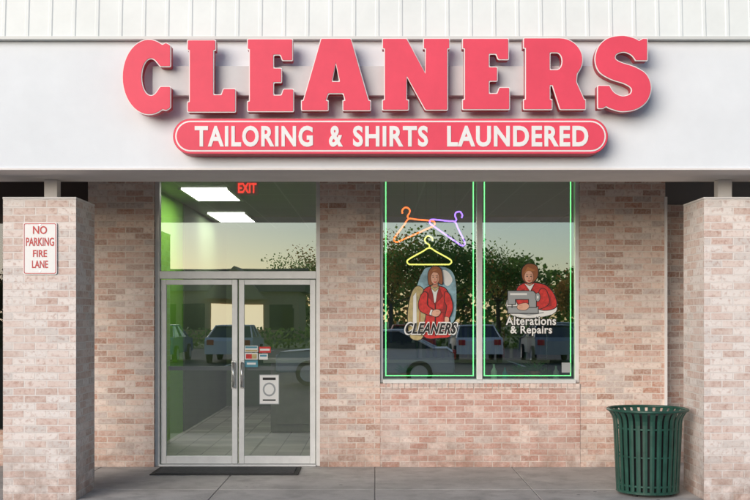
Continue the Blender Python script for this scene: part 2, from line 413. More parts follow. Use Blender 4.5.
# entrance: frame + leaves
yF=DW+0.05
def fr(name,a,b_,c,d,y0=yF,y1=yF+0.10,m=M_alu,par=B,bev=0.003): return box(name,X(a),X(b_),y0,y1,Z(d),Z(c),m,par,bev)
fr('frame_jamb_left',154.1,158.6,180,466.8); fr('frame_jamb_right',315.8,319.9,180,466.8)
fr('frame_transom_bar',158.7,315.7,271,278.5); fr('frame_head',158.7,315.7,176,180)
fr('threshold',158.7,315.7,465.2,466.9,yF-0.03,yF+0.12)
dl=empty('door_leaves'); dl.parent=B
for (a,b_,nm) in ((159.6,236.6,'left'),(238.0,315.0,'right')):
    y0,y1=yF+0.025,yF+0.07
    w=5.4
    box('stile_a_'+nm,X(a),X(a+w),y0,y1,Z(464.8),Z(279.4),M_alu,dl,0.003)
    box('stile_b_'+nm,X(b_-w),X(b_),y0,y1,Z(464.8),Z(279.4),M_alu,dl,0.003)
    box('top_rail_'+nm,X(a+w)+0.001,X(b_-w)-0.001,y0+0.002,y1,Z(284.5),Z(279.4),M_alu,dl,0.003)
    box('bottom_rail_'+nm,X(a+w)+0.001,X(b_-w)-0.001,y0+0.002,y1,Z(464.8),Z(457),M_alu,dl,0.003)
    quad('glass_'+nm,[(X(a+w),y0+0.02,Z(457)),(X(b_-w),y0+0.02,Z(457)),(X(b_-w),y0+0.02,Z(284.5)),(X(a+w),y0+0.02,Z(284.5))],M_glassd,dl)
for px in (231.2,239.6):
    xx=X(px)+0.02; yy=yF-0.035
    tube('pull_handle',[(xx,yF+0.025,Z(363)),(xx,yy,Z(363)),(xx,yy,Z(387)),(xx,yF+0.025,Z(387))],0.012,M_steel,dl)
    box('handle_plate',xx-0.025,xx+0.025,yF+0.018,yF+0.0245,Z(389),Z(361),M_steel,dl,0.002)
quad('transom_glass',[(X(158.6),yF+0.05,Z(271)),(X(315.8),yF+0.05,Z(271)),(X(315.8),yF+0.05,Z(180)),(X(158.6),yF+0.05,Z(180))],M_glassd,B)
box('panic_bar',X(246),X(309),yF+0.085,yF+0.12,Z(371),Z(367),M_aludark,dl)
box('panic_bar_2',X(166),X(230),yF+0.085,yF+0.12,Z(371),Z(367),M_aludark,dl)

# window frame
yW=DW+0.05
def wf(name,a,b_,c,d,y0=yW,y1=yW+0.09): return box(name,X(a),X(b_),y0,y1,Z(d),Z(c),M_alu,B,0.003)
wf('window_jamb_left',380.1,383,180,383); wf('window_jamb_right',576,579.9,180,383)
wf('window_mullion',477.3,482.8,180,380); wf('window_head',383.1,575.9,176,180)
wf('window_bottom_a',383.1,477.2,379.6,383.4,yW-0.06); wf('window_bottom_b',482.9,575.9,379.6,383.4,yW-0.06)
wf('window_bottom_c',477.25,482.85,380.1,383.35,yW-0.058)
for a,b_ in ((383,477.3),(482.8,576)):
    quad('window_glass',[(X(a),yW+0.04,Z(380)),(X(b_),yW+0.04,Z(380)),(X(b_),yW+0.04,Z(180)),(X(a),yW+0.04,Z(180))],M_glass,B)
box('window_ledge',xw0,xw1,DW+T+0.001,DW+T+0.35,Z(389),Z(384),M_counter,B)

# neon border
nb=empty('neon_window_border')
yN=DW+0.14
for a,b_ in ((385.9,474.4),(485.6,572.8)):
    tube('neon_loop',[(X(a),yN,Z(376.4)),(X(b_),yN,Z(376.4)),(X(b_),yN,Z(174)),(X(a),yN,Z(174))],0.0085,M_ngreen,nb,True)
# neon hangers
def smoothpts(pts,n=6,closed=False):
    out=[];m=len(pts)
    rng=range(m if closed else m-1)
    for i in rng:
        g=lambda k:Vector(pts[k%m] if closed else pts[max(0,min(m-1,k))])
        p0,p1,p2,p3=g(i-1),g(i),g(i+1),g(i+2)
        for j in range(n):
            t=j/n; out.append(tuple(0.5*((2*p1)+(-p0+p2)*t+(2*p0-5*p1+4*p2-p3)*t*t+(-p0+3*p1-3*p2+p3)*t**3)))
    if not closed: out.append(tuple(pts[-1]))
    return out
def hanger(cx,cy,ang,s,mat,nm,flip=1):
    # local px coordinates, y up
    e=empty('neon_hanger_sign')
    body=[(0,7),(-7,3.2),(-20,-4),(-22.5,-7),(-20.5,-9.5),(-15,-9.8),(15,-9.8),(20.5,-9.5),(22.5,-7),(20,-4),(7,3.2)]
    hook=[(0,7),(0,10),(3.5,12.5),(4.5,16),(1.5,19),(-2.5,17.5),(-3.5,14.5)]
    ca,sa=cos(ang),sin(ang)
    def w(p):
        x=p[0]*flip*s; y=p[1]*s; xr=x*ca-y*sa; yr=x*sa+y*ca
        return (X(cx+xr), yN+0.02, Z(cy-yr))
    tube('body',[w(p) for p in smoothpts(body,4,True)],0.009,mat,e,True)
    tube('hook',[w(p) for p in smoothpts(hook,5)],0.009,mat,e)
    for dx in (-12,12):
        q=w((dx,-9.8)); tube('wire',[(q[0],q[1]+0.012,q[2]),(q[0],q[1]+0.012,3.3)],0.0016,M_black,e)
hanger(412,224,radians(24),1.0,M_norange,'o',1)
hanger(452,226,radians(-35),0.95,M_npurple,'p',-1)
hanger(430,254,radians(0),1.0,M_nyellow,'y',-1)

# ---------------------------------------------------------------- window decals (flat printed figures)
def ell(cx,cy,rx,ry,n=20,a0=0): return [(cx+rx*cos(a0+2*pi*i/n), cy+ry*sin(a0+2*pi*i/n)) for i in range(n)]
yDec=yW+0.038   # vinyl graphics on the outer face of the pane
class Decal:
    def __init__(s,name,y): s.e=empty(name); s.y=y; s.k=0
    def shape(s,nm,pts,mat,outline=0.6,sm=False):
        if sm: pts=smoothpts(pts,4,True)
        P=[(X(a),Z(b)) for a,b in pts]
        if area(P)<0: P=P[::-1]
        if outline:
            s.y-=0.0006; plate(nm+'_line',[offset_poly(P,outline/90)],s.y,0.0003,M_black,s.e)
        s.y-=0.0006; plate(nm,[P],s.y,0.0003,mat,s.e)
d=Decal('cleaners_window_poster',yDec)
d.shape('backdrop',[(424,270),(430,267),(446,267),(455,276),(457,300),(454,322),(438,324),(418,322),(414,304),(418,284)],M_inkblue,0,True)
d.shape('cloud',[(443,270),(449,272),(453,280),(448,286),(443,280)],M_inkwhite,0,True)
# garment in its bag, carried over the arm
d.shape('garment_bag',[(414,289),(419,286),(424,290),(426,300),(424,336),(411,338),(408,318),(410,300)],M_inkyel,0.7,True)
d.shape('bag_fold',[(413.5,296),(416.5,292),(417,330),(413,332)],M_inkwhite,0.1)
d.shape('bag_crease',[(420,294),(421.4,294),(420.6,330),(419.2,330)],M_hairl,0)
d.shape('coat_body',[(424,291),(430,286.5),(441,286.5),(447,290),(450,300),(448,310),(452,334),(440,338),(424,336),(427,312),(423,302)],M_inkred,0.8,True)
d.shape('coat_shadow',[(445,294),(448,301),(446,312),(450,332),(444,334),(443,312)],M_inkdred,0)
d.shape('shirt',[(431.5,286.5),(439,286.5),(437.6,299),(435.2,303),(432.6,299)],M_inkwhite,0.3)
d.shape('lapel_left',[(431,286.6),(433.2,294),(434.8,304),(428.4,296)],M_inkdred,0.3)
d.shape('lapel_right',[(439.6,286.6),(437.6,294),(435.8,304),(442.6,296)],M_inkdred,0.3)
d.shape('scarf',[(431.8,285),(435.4,288.4),(438.8,285),(439.4,287.4),(435.4,291.4),(431.2,287.4)],M_inkyel,0.3)
d.shape('coat_opening',[(435.1,304),(435.9,304),(436.4,336),(435.2,336)],M_black,0)
d.shape('belt',[(427.2,310),(447.4,309),(447.8,312),(427,313.2)],M_inkdred,0.2)
for k in range(3): d.shape('button',ell(433.4,316+k*5.5,0.6,0.6,8),M_inkyel,0)
d.shape('arm_left',[(423,293),(427.5,293.5),(427.5,305),(434,310.5),(432,315.5),(421,311),(419,303)],M_inkred,0.7,True)
d.shape('cuff',[(431.2,309.4),(434,310.8),(432.2,315.6),(429.6,314.2)],M_inkwhite,0.3)
d.shape('hand',[(433.2,310.8),(438,309.5),(441,312),(438,316.3),(432.6,315.6)],M_skin,0.4,True)
for k in range(3): d.shape('finger_line',[(436.2,311.2+k*1.6),(440,311.6+k*1.4),(440,312+k*1.4),(436.2,311.6+k*1.6)],M_skind,0)
d.shape('arm_right',[(446,291.5),(450.5,296),(453,308),(449,318),(445.6,317),(447.4,307),(445,300)],M_inkred,0.7,True)
d.shape('hand_right',[(445.6,317),(449.2,318),(448.6,322.5),(445.4,322)],M_skin,0.3,True)
d.shape('neck',[(432.5,281),(438,281),(438,287),(432.8,287)],M_skind,0)
d.shape('hair',[(428.5,280),(429,271.5),(434,266.3),(440.4,268),(442.6,275),(442.4,284),(437,282),(430.2,285)],M_hair,0.6,True)
d.shape('face',ell(435.3,277.8,4.1,6.2),M_skin,0.3)
d.shape('cheek_shade',[(437.8,274),(439.2,277),(438.2,281.5),(435.8,283.8),(437.2,279)],M_skind,0)
d.shape('fringe',[(430.5,275),(431.8,269),(437.4,268.4),(440.5,274.5),(437,272.6),(433.6,272)],M_hair,0)
d.shape('hair_light',[(431.8,271),(434.9,268.9),(437.8,269.6),(434.4,270.6)],M_hairl,0)
for a in (433.4,437.0):
    d.shape('eye',ell(a,277,0.75,0.55,8),M_black,0); d.shape('brow',[(a-1.1,275.5),(a+1.1,275.3),(a+1.1,275.0),(a-1.1,275.1)],M_black,0)
d.shape('nose',[(435.1,277.3),(435.8,280),(434.7,280)],M_skind,0)
d.shape('mouth',[(433.5,281.4),(437.1,281.4),(435.3,282.8)],M_inkred,0)
ty=d.y-0.001
text('caption_halo','CLEANERS',X(404.3),X(458.7),Z(335.2),Z(321.8),ty,0.0003,M_inkwhite,d.e,0.075,0.35,1.1)
text('caption','CLEANERS',X(405.5),X(457.5),Z(334),Z(323),ty-0.001,0.0003,M_black,d.e,0.035,0.35,1.1)
d=Decal('alterations_window_poster',yDec)
d.shape('skirt_cloth',[(508,300),(518,295),(540,300),(557,305),(554,314),(530,318),(511,314)],M_inkwhite,0.6,True)
d.shape('cloth_fold',[(515,312),(530,314),(545,312),(545,313),(530,315.6),(515,313)],M_inkgrey,0)
d.shape('torso',[(518,289),(526,283),(537,283),(548,286),(556,296),(557,307),(545,310),(533,306),(519,304)],M_inkred,0.8,True)
d.shape('fold',[(546,290),(552,297),(553,306),(548,307),(549,298)],M_inkdred,0)
d.shape('fold_b',[(522,290),(526,288),(524,298),(521,298)],M_inkdred,0)
d.shape('arm',[(541,290),(547,290),(550,303),(540,309),(528,308),(528,304),(538,302)],M_inkred,0.7,True)
d.shape('machine_base',[(509,307),(539,307),(539,313),(509,313)],M_inkgrey,0.8)
d.shape('machine_arm',[(509,291),(534,291),(537,294),(537,307),(530,307),(530,299),(516,299),(516,304),(509,304)],M_inkgrey,0.8)
d.shape('machine_shine',[(511,293),(528,293),(528,295),(511,295)],M_inkwhite,0)
d.shape('needle',[(512.5,304),(513.3,304),(513.3,308),(512.5,308)],M_black,0)
d.shape('wheel',ell(538.8,297,2.2,4.2),M_inkgrey,0.5)
d.shape('wheel_hub',ell(538.8,297,0.9,1.6),M_inkwhite,0)
d.shape('hand',[(519,305),(527,303),(530,306.5),(526,310),(519,309)],M_skin,0.4,True)
for k in range(3): d.shape('finger_line',[(519.6,305.6+k*1.3),(523.5,305+k*1.3),(523.5,305.4+k*1.3),(519.6,306+k*1.3)],M_skind,0)
d.shape('neck',[(527.5,281),(533,281),(533,287),(528,287)],M_skind,0)
d.shape('hair',[(523,276),(523.6,268),(529,263.6),(537,265.4),(539,272),(537,279),(531,283),(525.4,281)],M_hair,0.7,True)
d.shape('face',ell(529.8,276.6,4.5,6.1),M_skin,0.3)
d.shape('cheek_shade',[(532.4,273),(534.1,276),(533,280.4),(530.3,282.6),(532,278)],M_skind,0)
d.shape('fringe',[(524.8,273.4),(528.5,266.5),(536.5,270),(533,271),(528.5,270.6)],M_hairl,0)
for a in (528,531.8):
    d.shape('eye',ell(a,276.2,0.8,0.6,8),M_black,0); d.shape('brow',[(a-1.2,274.7),(a+1.2,274.5),(a+1.2,274.2),(a-1.2,274.3)],M_black,0)
d.shape('nose',[(529.8,276.3),(530.5,279),(529.2,279)],M_skind,0)
d.shape('mouth',[(528,280.2),(531.8,280.2),(529.9,281.7)],M_inkred,0)
d.shape('collar',[(525.5,283.5),(530.5,286),(535,283.5),(531,291)],M_inkwhite,0.3)
ty=d.y-0.001
for i,(s,a,b_,c,e_) in enumerate((('Alterations',506.5,557,316.5,325.2),('& Repairs',511,553,325.8,336))):
    text('caption_halo_%d'%i,s,X(a-0.8),X(b_+0.8),Z(e_+0.7),Z(c-0.7),ty,0.0003,M_black,d.e,0.07,0,1.06)
    text('caption_%d'%i,s,X(a),X(b_),Z(e_),Z(c),ty-0.001,0.0003,M_inkwhite,d.e,0.02,0,1.06)

# door stickers
st=empty('door_stickers'); ys=yF+0.035
def sticker(a,b_,c,dd,m,k=0): box('sticker',X(a),X(b_),ys-0.001-0.002*k,ys-0.0003-0.002*k,Z(dd),Z(c),m,st)
sticker(244,257,346,352.5,M_inkwhite); sticker(244.6,256.4,346.6,348.5,M_inkteal,1); sticker(244.6,256.4,350,351.9,M_inkyel,1)
sticker(244,257,353.2,360,M_inkwhite); sticker(245,251,354.4,359,M_inkred,1); sticker(251,256,354.4,359,M_inkyel,1)
sticker(244,257,360.8,367.5,M_inkteal); sticker(246,255,363,365,M_inkwhite,1)
sticker(258.2,270,347,353,M_inkred); sticker(259.2,269,349,351,M_inkwhite,1)
sticker(258.2,267,354,360,M_inkwhite); sticker(259.2,266,355,357,M_inkteal,1)
sticker(258.5,278.5,375,405,M_inkgrey); sticker(259.2,277.8,375.7,404.3,M_inkwhite,1)
plate('notice_ring',[[(X(a),Z(b)) for a,b in ell(268.5,390,6.5,7)]],ys-0.0055,0.001,M_inkgrey,st)
plate('notice_disc',[[(X(a),Z(b)) for a,b in ell(268.5,390,4.8,5.2)]],ys-0.0075,0.001,M_inkwhite,st)
sticker(262,275,378,380.5,M_black,2); sticker(262,275,400,401.5,M_black,2)
sticker(563,572,363,373,M_inkgrey); 

# exit sign (inside)
ex=empty('exit_sign'); De=12.62
box('housing',X(236,De),X(258,De),De,De+0.05,Z(195,De),Z(181,De),plain('exit_body',(0.7,0.45,0.40),0.6),ex,0.004)
text('letters','EXIT',X(238,De),X(256.5,De),Z(193,De),Z(183,De),De-0.004,0.003,M_exit,ex,0.03)
box('stem',X(246.4,De),X(247.6,De),De+0.02,De+0.03,Z(181,De),3.3,M_aludark,ex)

# ceiling lights
for (cx,y0,y1) in ((-2.16,13.9,15.3),(-2.33,17.2,18.8)):
    e=empty('ceiling_light')
    box('diffuser',cx-0.29,cx+0.29,y0,y1,3.285,3.296,M_light,e)
    box('trim_a',cx-0.33,cx-0.291,y0-0.03,y1+0.03,3.275,3.2985,M_alu,e); box('trim_b',cx+0.291,cx+0.33,y0-0.03,y1+0.03,3.275,3.2985,M_alu,e)

# counter
ct=empty('shop_counter')
box('front',-1.5,2.4,15.8,15.86,0.01,1.0,M_counter,ct); box('top',-1.6,2.5,15.7,16.5,1.001,1.05,plain('counter_top',(0.5,0.48,0.45),0.3),ct,0.008)
box('kick',-1.5,2.4,15.86,16.3,0.01,0.1,M_dark,ct)
for i in range(5): box('panel_%d'%i,-1.42+i*0.77,-0.75+i*0.77,15.785,15.7985,0.12,0.92,M_counter,ct,0.004)
e=empty('cash_register')
meshobj('body',[(0.2,15.9,1.052),(0.6,15.9,1.052),(0.6,16.3,1.052),(0.2,16.3,1.052),(0.2,15.95,1.12),(0.6,15.95,1.12),(0.6,16.3,1.28),(0.2,16.3,1.28)],[(0,3,2,1),(4,5,6,7),(0,1,5,4),(1,2,6,5),(2,3,7,6),(3,0,4,7)],M_aludark,e)
box('display',0.25,0.55,16.22,16.26,1.3,1.5,M_dark,e,0.01); box('display_post',0.38,0.42,16.24,16.28,1.25,1.3,M_dark,e)
# garment rack
gr=empty('garment_rack')
tube('rail',[(-1.0,18.2,1.95),(2.9,18.2,1.95)],0.02,M_steel,gr)
for x_ in (-0.95,1.0,2.85): tube('post',[(x_,18.2,0.0),(x_,18.2,1.95)],0.018,M_steel,gr)
gcols=[(0.5,0.5,0.52),(0.1,0.12,0.2),(0.35,0.08,0.08),(0.6,0.58,0.5),(0.08,0.08,0.09),(0.2,0.3,0.4)]
gm=[plain('garment_cloth_%d'%i,c,0.8,var=0.15) for i,c in enumerate(gcols)]
for i in range(30):
    x_=-0.85+i*0.123; h=random.uniform(0.7,1.2); w=0.23
    v=[];
    for xo in (-0.022,0.022):
        v+=[(x_+xo,18.2-w*0.95,1.78),(x_+xo,18.2-0.05,1.88),(x_+xo,18.2+0.05,1.88),(x_+xo,18.2+w*0.95,1.78),(x_+xo,18.2+w*1.1,1.85-h),(x_+xo,18.2-w*1.1,1.85-h)]
    f=[(0,1,2,3,4,5),(11,10,9,8,7,6)]+[(k,(k+1)%6+0,(k+1)%6+6,k+6) for k in range(6)]
    meshobj('garment',v,f,random.choice(gm),gr)
    tube('hook',[(x_,18.2,1.88),(x_,18.2,1.97)],0.003,M_steel,gr)

# ledge items
zl=Z(384)+0.001
def bottle(px,h,r,m,y=DW+0.42):
    return lathe('spray_bottle',[(r*0.9,0),(r,0.01),(r,h*0.6),(r*0.45,h*0.78),(r*0.35,h*0.8),(r*0.35,h)],16,m,None,(X(px,y),y,zl))
bottle(494,0.2,0.035,M_inkwhite); bottle(505,0.16,0.03,M_inkteal); bottle(556,0.18,0.035,M_inkgrey)
def plant(px,s=1.0,y=DW+0.42):
    e=empty('potted_plant'); x_=X(px,y)
    lathe('pot',[(0.035*s,0),(0.05*s,0.08*s),(0.055*s,0.085*s),(0.055*s,0.1*s),(0.045*s,0.1*s)],18,plain('terracotta',(0.3,0.12,0.07),0.8),e,(x_,y,zl))
    v=[];f=[]
    for i in range(45):
        a=random.uniform(0,2*pi); l=random.uniform(0.07,0.17)*s; up=random.uniform(0.2,1.2)
        c=Vector((x_,y,zl+0.1*s)); dr=Vector((cos(a),sin(a)*0.6,up)).normalized(); sd=dr.cross(Vector((0,0,1))).normalized()*0.014*s
        m_=c+dr*l*0.55; t=c+dr*l-Vector((0,0,0.02*s)); o=len(v)
        v+=[c,m_+sd,t,m_-sd]; f.append((o,o+1,o+2,o+3))
    meshobj('leaves',v,f,plain('houseplant',(0.08,0.2,0.04),0.5,var=0.3,vs=15),e)
plant(520,1.0); plant(535,1.2); plant(545,0.8); plant(405,1.0)

# ---------------------------------------------------------------- main sign letters
SC=9.4
SG=empty('cleaners_sign')
def arc(cx,cy,rx,ry,a0,a1,n=18): return [(cx+rx*cos(radians(a0+(a1-a0)*i/n)), cy+ry*sin(radians(a0+(a1-a0)*i/n))) for i in range(n+1)]
G={}
G['L']=[[(0,0),(49,0),(49,24),(36,24),(34,18),(27,18),(27,61),(29,61),(29,72),(0,72),(0,61),(2,61),(2,11),(0,11)]]
G['E']=[[(0,0),(47,0),(47,23),(36,23),(34,17),(27,17),(27,28.5),(35,28.5),(35,43.5),(27,43.5),(27,55.5),(33,55.5),(35,50),(46,50),(46,72),(0,72),(0,61),(2,61),(2,11),(0,11)]]
G['A']=[[(0,0),(28,0),(28,11),(26,11),(28,17),(42.5,17),(44,11),(42,11),(42,0),(71,0),(71,11),(69,11),(51,73),(20,73),(2,11),(0,11)],[(32,30),(38.6,30),(35.3,47)][::-1]]
G['N']=[[(0,0),(27,0),(27,11),(25,11),(25,33),(43,0),(66,0),(66,61),(68,61),(68,72),(41,72),(41,61),(43,61),(43,38),(25,72),(0,72),(0,61),(2,61),(2,11),(0,11)]]
G['R']=[[(0,0),(29,0),(29,11),(27,11),(27,24),(28.5,24),(36,0),(62,0),(62,11),(60.5,11),(53,28)]+arc(36,50,23,22,-40,90,14)+[(0,72),(0,61),(2,61),(2,11),(0,11)],
   ([(27,56.5),(27,40.5)]+arc(33,48.5,5,8,-85,85,8))]
G['C']=[arc(27,38,27,38,60,300,30)+[(44,4),(49,7),(49,29),(38,29)]+arc(29,38,9,18,305,55,22)+[(38,48),(49,48),(49,70),(44,73)]]
G['S']=[[(52,74),(52,51)]+smoothpts([(40,51),(36,56.5),(29,59.5),(22.5,57.5),(21.5,53.5),(27,50),(40,45.5),(51,38),(55.5,25),(52,11.5),(42,2.8),(28,0),(17,2.5),(12,5)],5)+[(9,3),(3.5,3),(3.5,27)]
        +smoothpts([(15.5,27),(20,20),(27.5,16.5),(34.5,18.5),(35.5,23.5),(29,28),(16,32.5),(5,40),(1,52),(4,65),(13,74),(27,77),(38,74.8),(43.5,72)],5)+[(47,74)]]
def inset_letter(loops, d):
    """inset in letter units, done on the sharp outline before the corners are rounded"""
    out=[]
    for k,lp in enumerate(loops):
        ar=area(lp); q=lp
        if (k==0 and ar<0) or (k>0 and ar>0): q=lp[::-1]
        out.append(offset_poly(q,-d))
    return out
lay=[('C',122,171,39,115),('L',187,236,39.5,112.5),('E',247,294,38.5,112),('A',301,371,38,111),('N',382,450,38,110.5),('E',462,510,38,110),('R',523,586,37.5,110),('S',594.5,651.5,35,112)]
for ch,a,b_,t,bt in lay:
    full=G[ch]; ins=inset_letter(full,0.9)
    allp=[q for l in full for q in l]; mnx=min(q[0] for q in allp); mxx=max(q[0] for q in allp); mny=min(q[1] for q in allp); mxy=max(q[1] for q in allp)
    def towld(loops,rad):
        W=[]
        for k,lp in enumerate(loops):
            lp=round_poly(lp,rad)
            P=[(X(a+(q[0]-mnx)/(mxx-mnx)*(b_-a),SC), Z(bt-(q[1]-mny)/(mxy-mny)*(bt-t),SC)) for q in lp]
            ar=area(P)
            if (k==0 and ar<0) or (k>0 and ar>0): P=P[::-1]
            W.append(P)
        return W
    plate('letter_can_'+ch,towld(inset_letter(full,0.25),1.3),SC+0.012,0.09,M_redside,SG)
    plate('letter_trim_'+ch,towld(full,1.5),SC,0.012,M_white,SG)
    plate('letter_face_'+ch,towld(ins,1.0),SC-0.006,0.006,M_red,SG)
box('raceway',X(150,SC),X(640,SC),SC+0.105,FD-0.002,Z(93,SC),Z(63,SC),M_race,SG,0.004)
# pill sign
PS=empty('tailoring_sign'); PD=9.43
def pill(a,b_,t,bt,inset=0):
    x0,x1=X(a,PD)+inset,X(b_,PD)-inset; z0,z1=Z(bt,PD)+inset,Z(t,PD)-inset; r=(z1-z0)/2; zc=(z0+z1)/2
    return [(x1-r+r*cos(radians(t_)),zc+r*sin(radians(t_))) for t_ in range(-90,91,9)]+[(x0+r+r*cos(radians(t_)),zc+r*sin(radians(t_))) for t_ in range(90,271,9)]
plate('box',[pill(173,608,118.5,154)],PD,FD-PD-0.002,M_redside,PS)
plate('rim',[pill(173,608,118.5,154,0.004)],PD-0.006,0.006,M_red,PS)
plate('white_line',[pill(173,608,118.5,154,0.020)],PD-0.009,0.003,M_white,PS)
plate('face',[pill(173,608,118.5,154,0.033)],PD-0.012,0.003,M_red,PS)
words=[('TAILORING',195,313),('&',329,343),('SHIRTS',353,428),('LAUNDERED',447,588)]
for s,a,b_ in words: text('text_'+('and' if s=='&' else s.lower()),s,X(a,PD),X(b_,PD),Z(147,PD),Z(126,PD),PD-0.017,0.005,M_white,PS,0.034,0,1.12)

# ---------------------------------------------------------------- pillars
def pillar(x0,x1):
    e=empty('brick_pillar')
    box('shaft',x0,x1,10.0,10.66,0,Z(199,10.0),M_brickp,e)
    box('cap',x0-0.004,x1+0.004,9.996,10.664,Z(199,10.0)+0.001,Z(197,10.0),M_beam,e,0.004)
    return e
e=pillar(X(3,10.0),X(76,10.0)); D_=10.33
box('post',X(46,D_),X(59,D_),D_-0.06,D_+0.06,Z(197,10.0)+0.002,2.953,M_beam,e,0.004)
e=pillar(X(704,10.0),X(777,10.0))
box('post',X(716,D_),X(730,D_),D_-0.06,D_+0.06,Z(197,10.0)+0.002,2.953,M_beam,e,0.004)

# no-parking sign
NP=empty('no_parking_sign'); D_=9.985
def rrect(x0,x1,z0,z1,r):
    o=[]
    for cx,cz,a in ((x1-r,z0+r,-90),(x1-r,z1-r,0),(x0+r,z1-r,90),(x0+r,z0+r,180)):
        o+=[(cx+r*cos(radians(a+k*15)),cz+r*sin(radians(a+k*15))) for k in range(7)]
    return o
x0,x1,z0,z1=X(23,D_),X(57,D_),Z(274.5,D_),Z(222.5,D_)
plate('panel',[rrect(x0,x1,z0,z1,0.02)],D_,0.004,M_white,NP)
plate('border',[rrect(x0+0.008,x1-0.008,z0+0.008,z1-0.008,0.016),rrect(x0+0.014,x1-0.014,z0+0.014,z1-0.014,0.012)[::-1]],D_-0.002,0.0015,M_signred,NP)
for s,a,b_,t,bt in (('NO',33,47,226,234),('PARKING',26,54,237.5,246),('FIRE',33,47,250,257),('LANE',32,48,260.5,268)):
    text('text_'+s.lower(),s,X(a,D_),X(b_,D_),Z(bt,D_),Z(t,D_),D_-0.003,0.002,M_signred,NP,0.015)
for zz in (z0+0.03,z1-0.022):
    pl=ell((x0+x1)/2,zz,0.007,0.007,12); plate('bolt',[pl],D_-0.006,0.006,M_steel,NP)

# ---------------------------------------------------------------- mat
mt=empty('door_mat')
xm0,xm1=X(155,11.85),X(300,11.85)
box('base',xm0,xm1,11.55,12.12,0.001,0.012,M_rubber,mt,0.004); box('pile',xm0+0.05,xm1-0.05,11.6,12.07,0.0125,0.019,M_mat,mt,0.003)

# ---------------------------------------------------------------- litter bin
TC=empty('trash_can'); by=10.36; bx=X(647.5,by)
def slatprof(z):
    if z<0.67: return 0.285+0.03*(z/0.67)
    u=(z-0.67)/0.12; return 0.315+0.050*u*u
nS=30; sv=[];sf=[]
zsn=[0.05,0.2,0.4,0.6,0.67,0.71,0.74,0.77,0.79]
for i in range(nS):
    a=2*pi*i/nS
    u=Vector((cos(a),sin(a),0)); t=Vector((-sin(a),cos(a),0)); o=len(sv)
    for z in zsn:
        r=slatprof(z); hw=0.0205*(r/0.3)
        for rr,tt in ((r,-hw),(r+0.003,0),(r,hw),(r-0.008,hw),(r-0.008,-hw)):
            q=Vector((bx,by,z))+u*rr+t*tt; sv.append(q)
    for k in range(len(zsn)-1):
        for j in range(5): sf.append((o+k*5+j,o+k*5+(j+1)%5,o+(k+1)*5+(j+1)%5,o+(k+1)*5+j))
    sf.append(tuple(o+j for j in range(5))[::-1]); sf.append(tuple(o+(len(zsn)-1)*5+j for j in range(5)))
meshobj('slats',sv,sf,M_bin,TC)
def ring(nm,r,z,rt,m): 
    tube(nm,[(bx+r*cos(2*pi*i/48),by+r*sin(2*pi*i/48),z) for i in range(48)],rt,m,TC,True)
ring('rim',0.368,0.798,0.014,M_bin); ring('hoop_top',0.300,0.63,0.010,M_bin); ring('hoop_low',0.276,0.10,0.012,M_bin); ring('hoop_mid',0.288,0.37,0.008,M_bin)
lathe('liner',[(0.235,0.045),(0.262,0.76),(0.255,0.76),(0.23,0.10)],40,M_binin,TC,(bx,by,0))
lathe('base_plate',[(0.282,0.028),(0.292,0.03),(0.292,0.05),(0.282,0.055)],40,M_bin,TC,(bx,by,0))
for i in range(4):
    a=pi/4+i*pi/2; lathe('foot_%d'%i,[(0.025,0),(0.02,0.028)],14,M_rubber,TC,(bx+0.22*cos(a),by+0.22*sin(a),0.0))

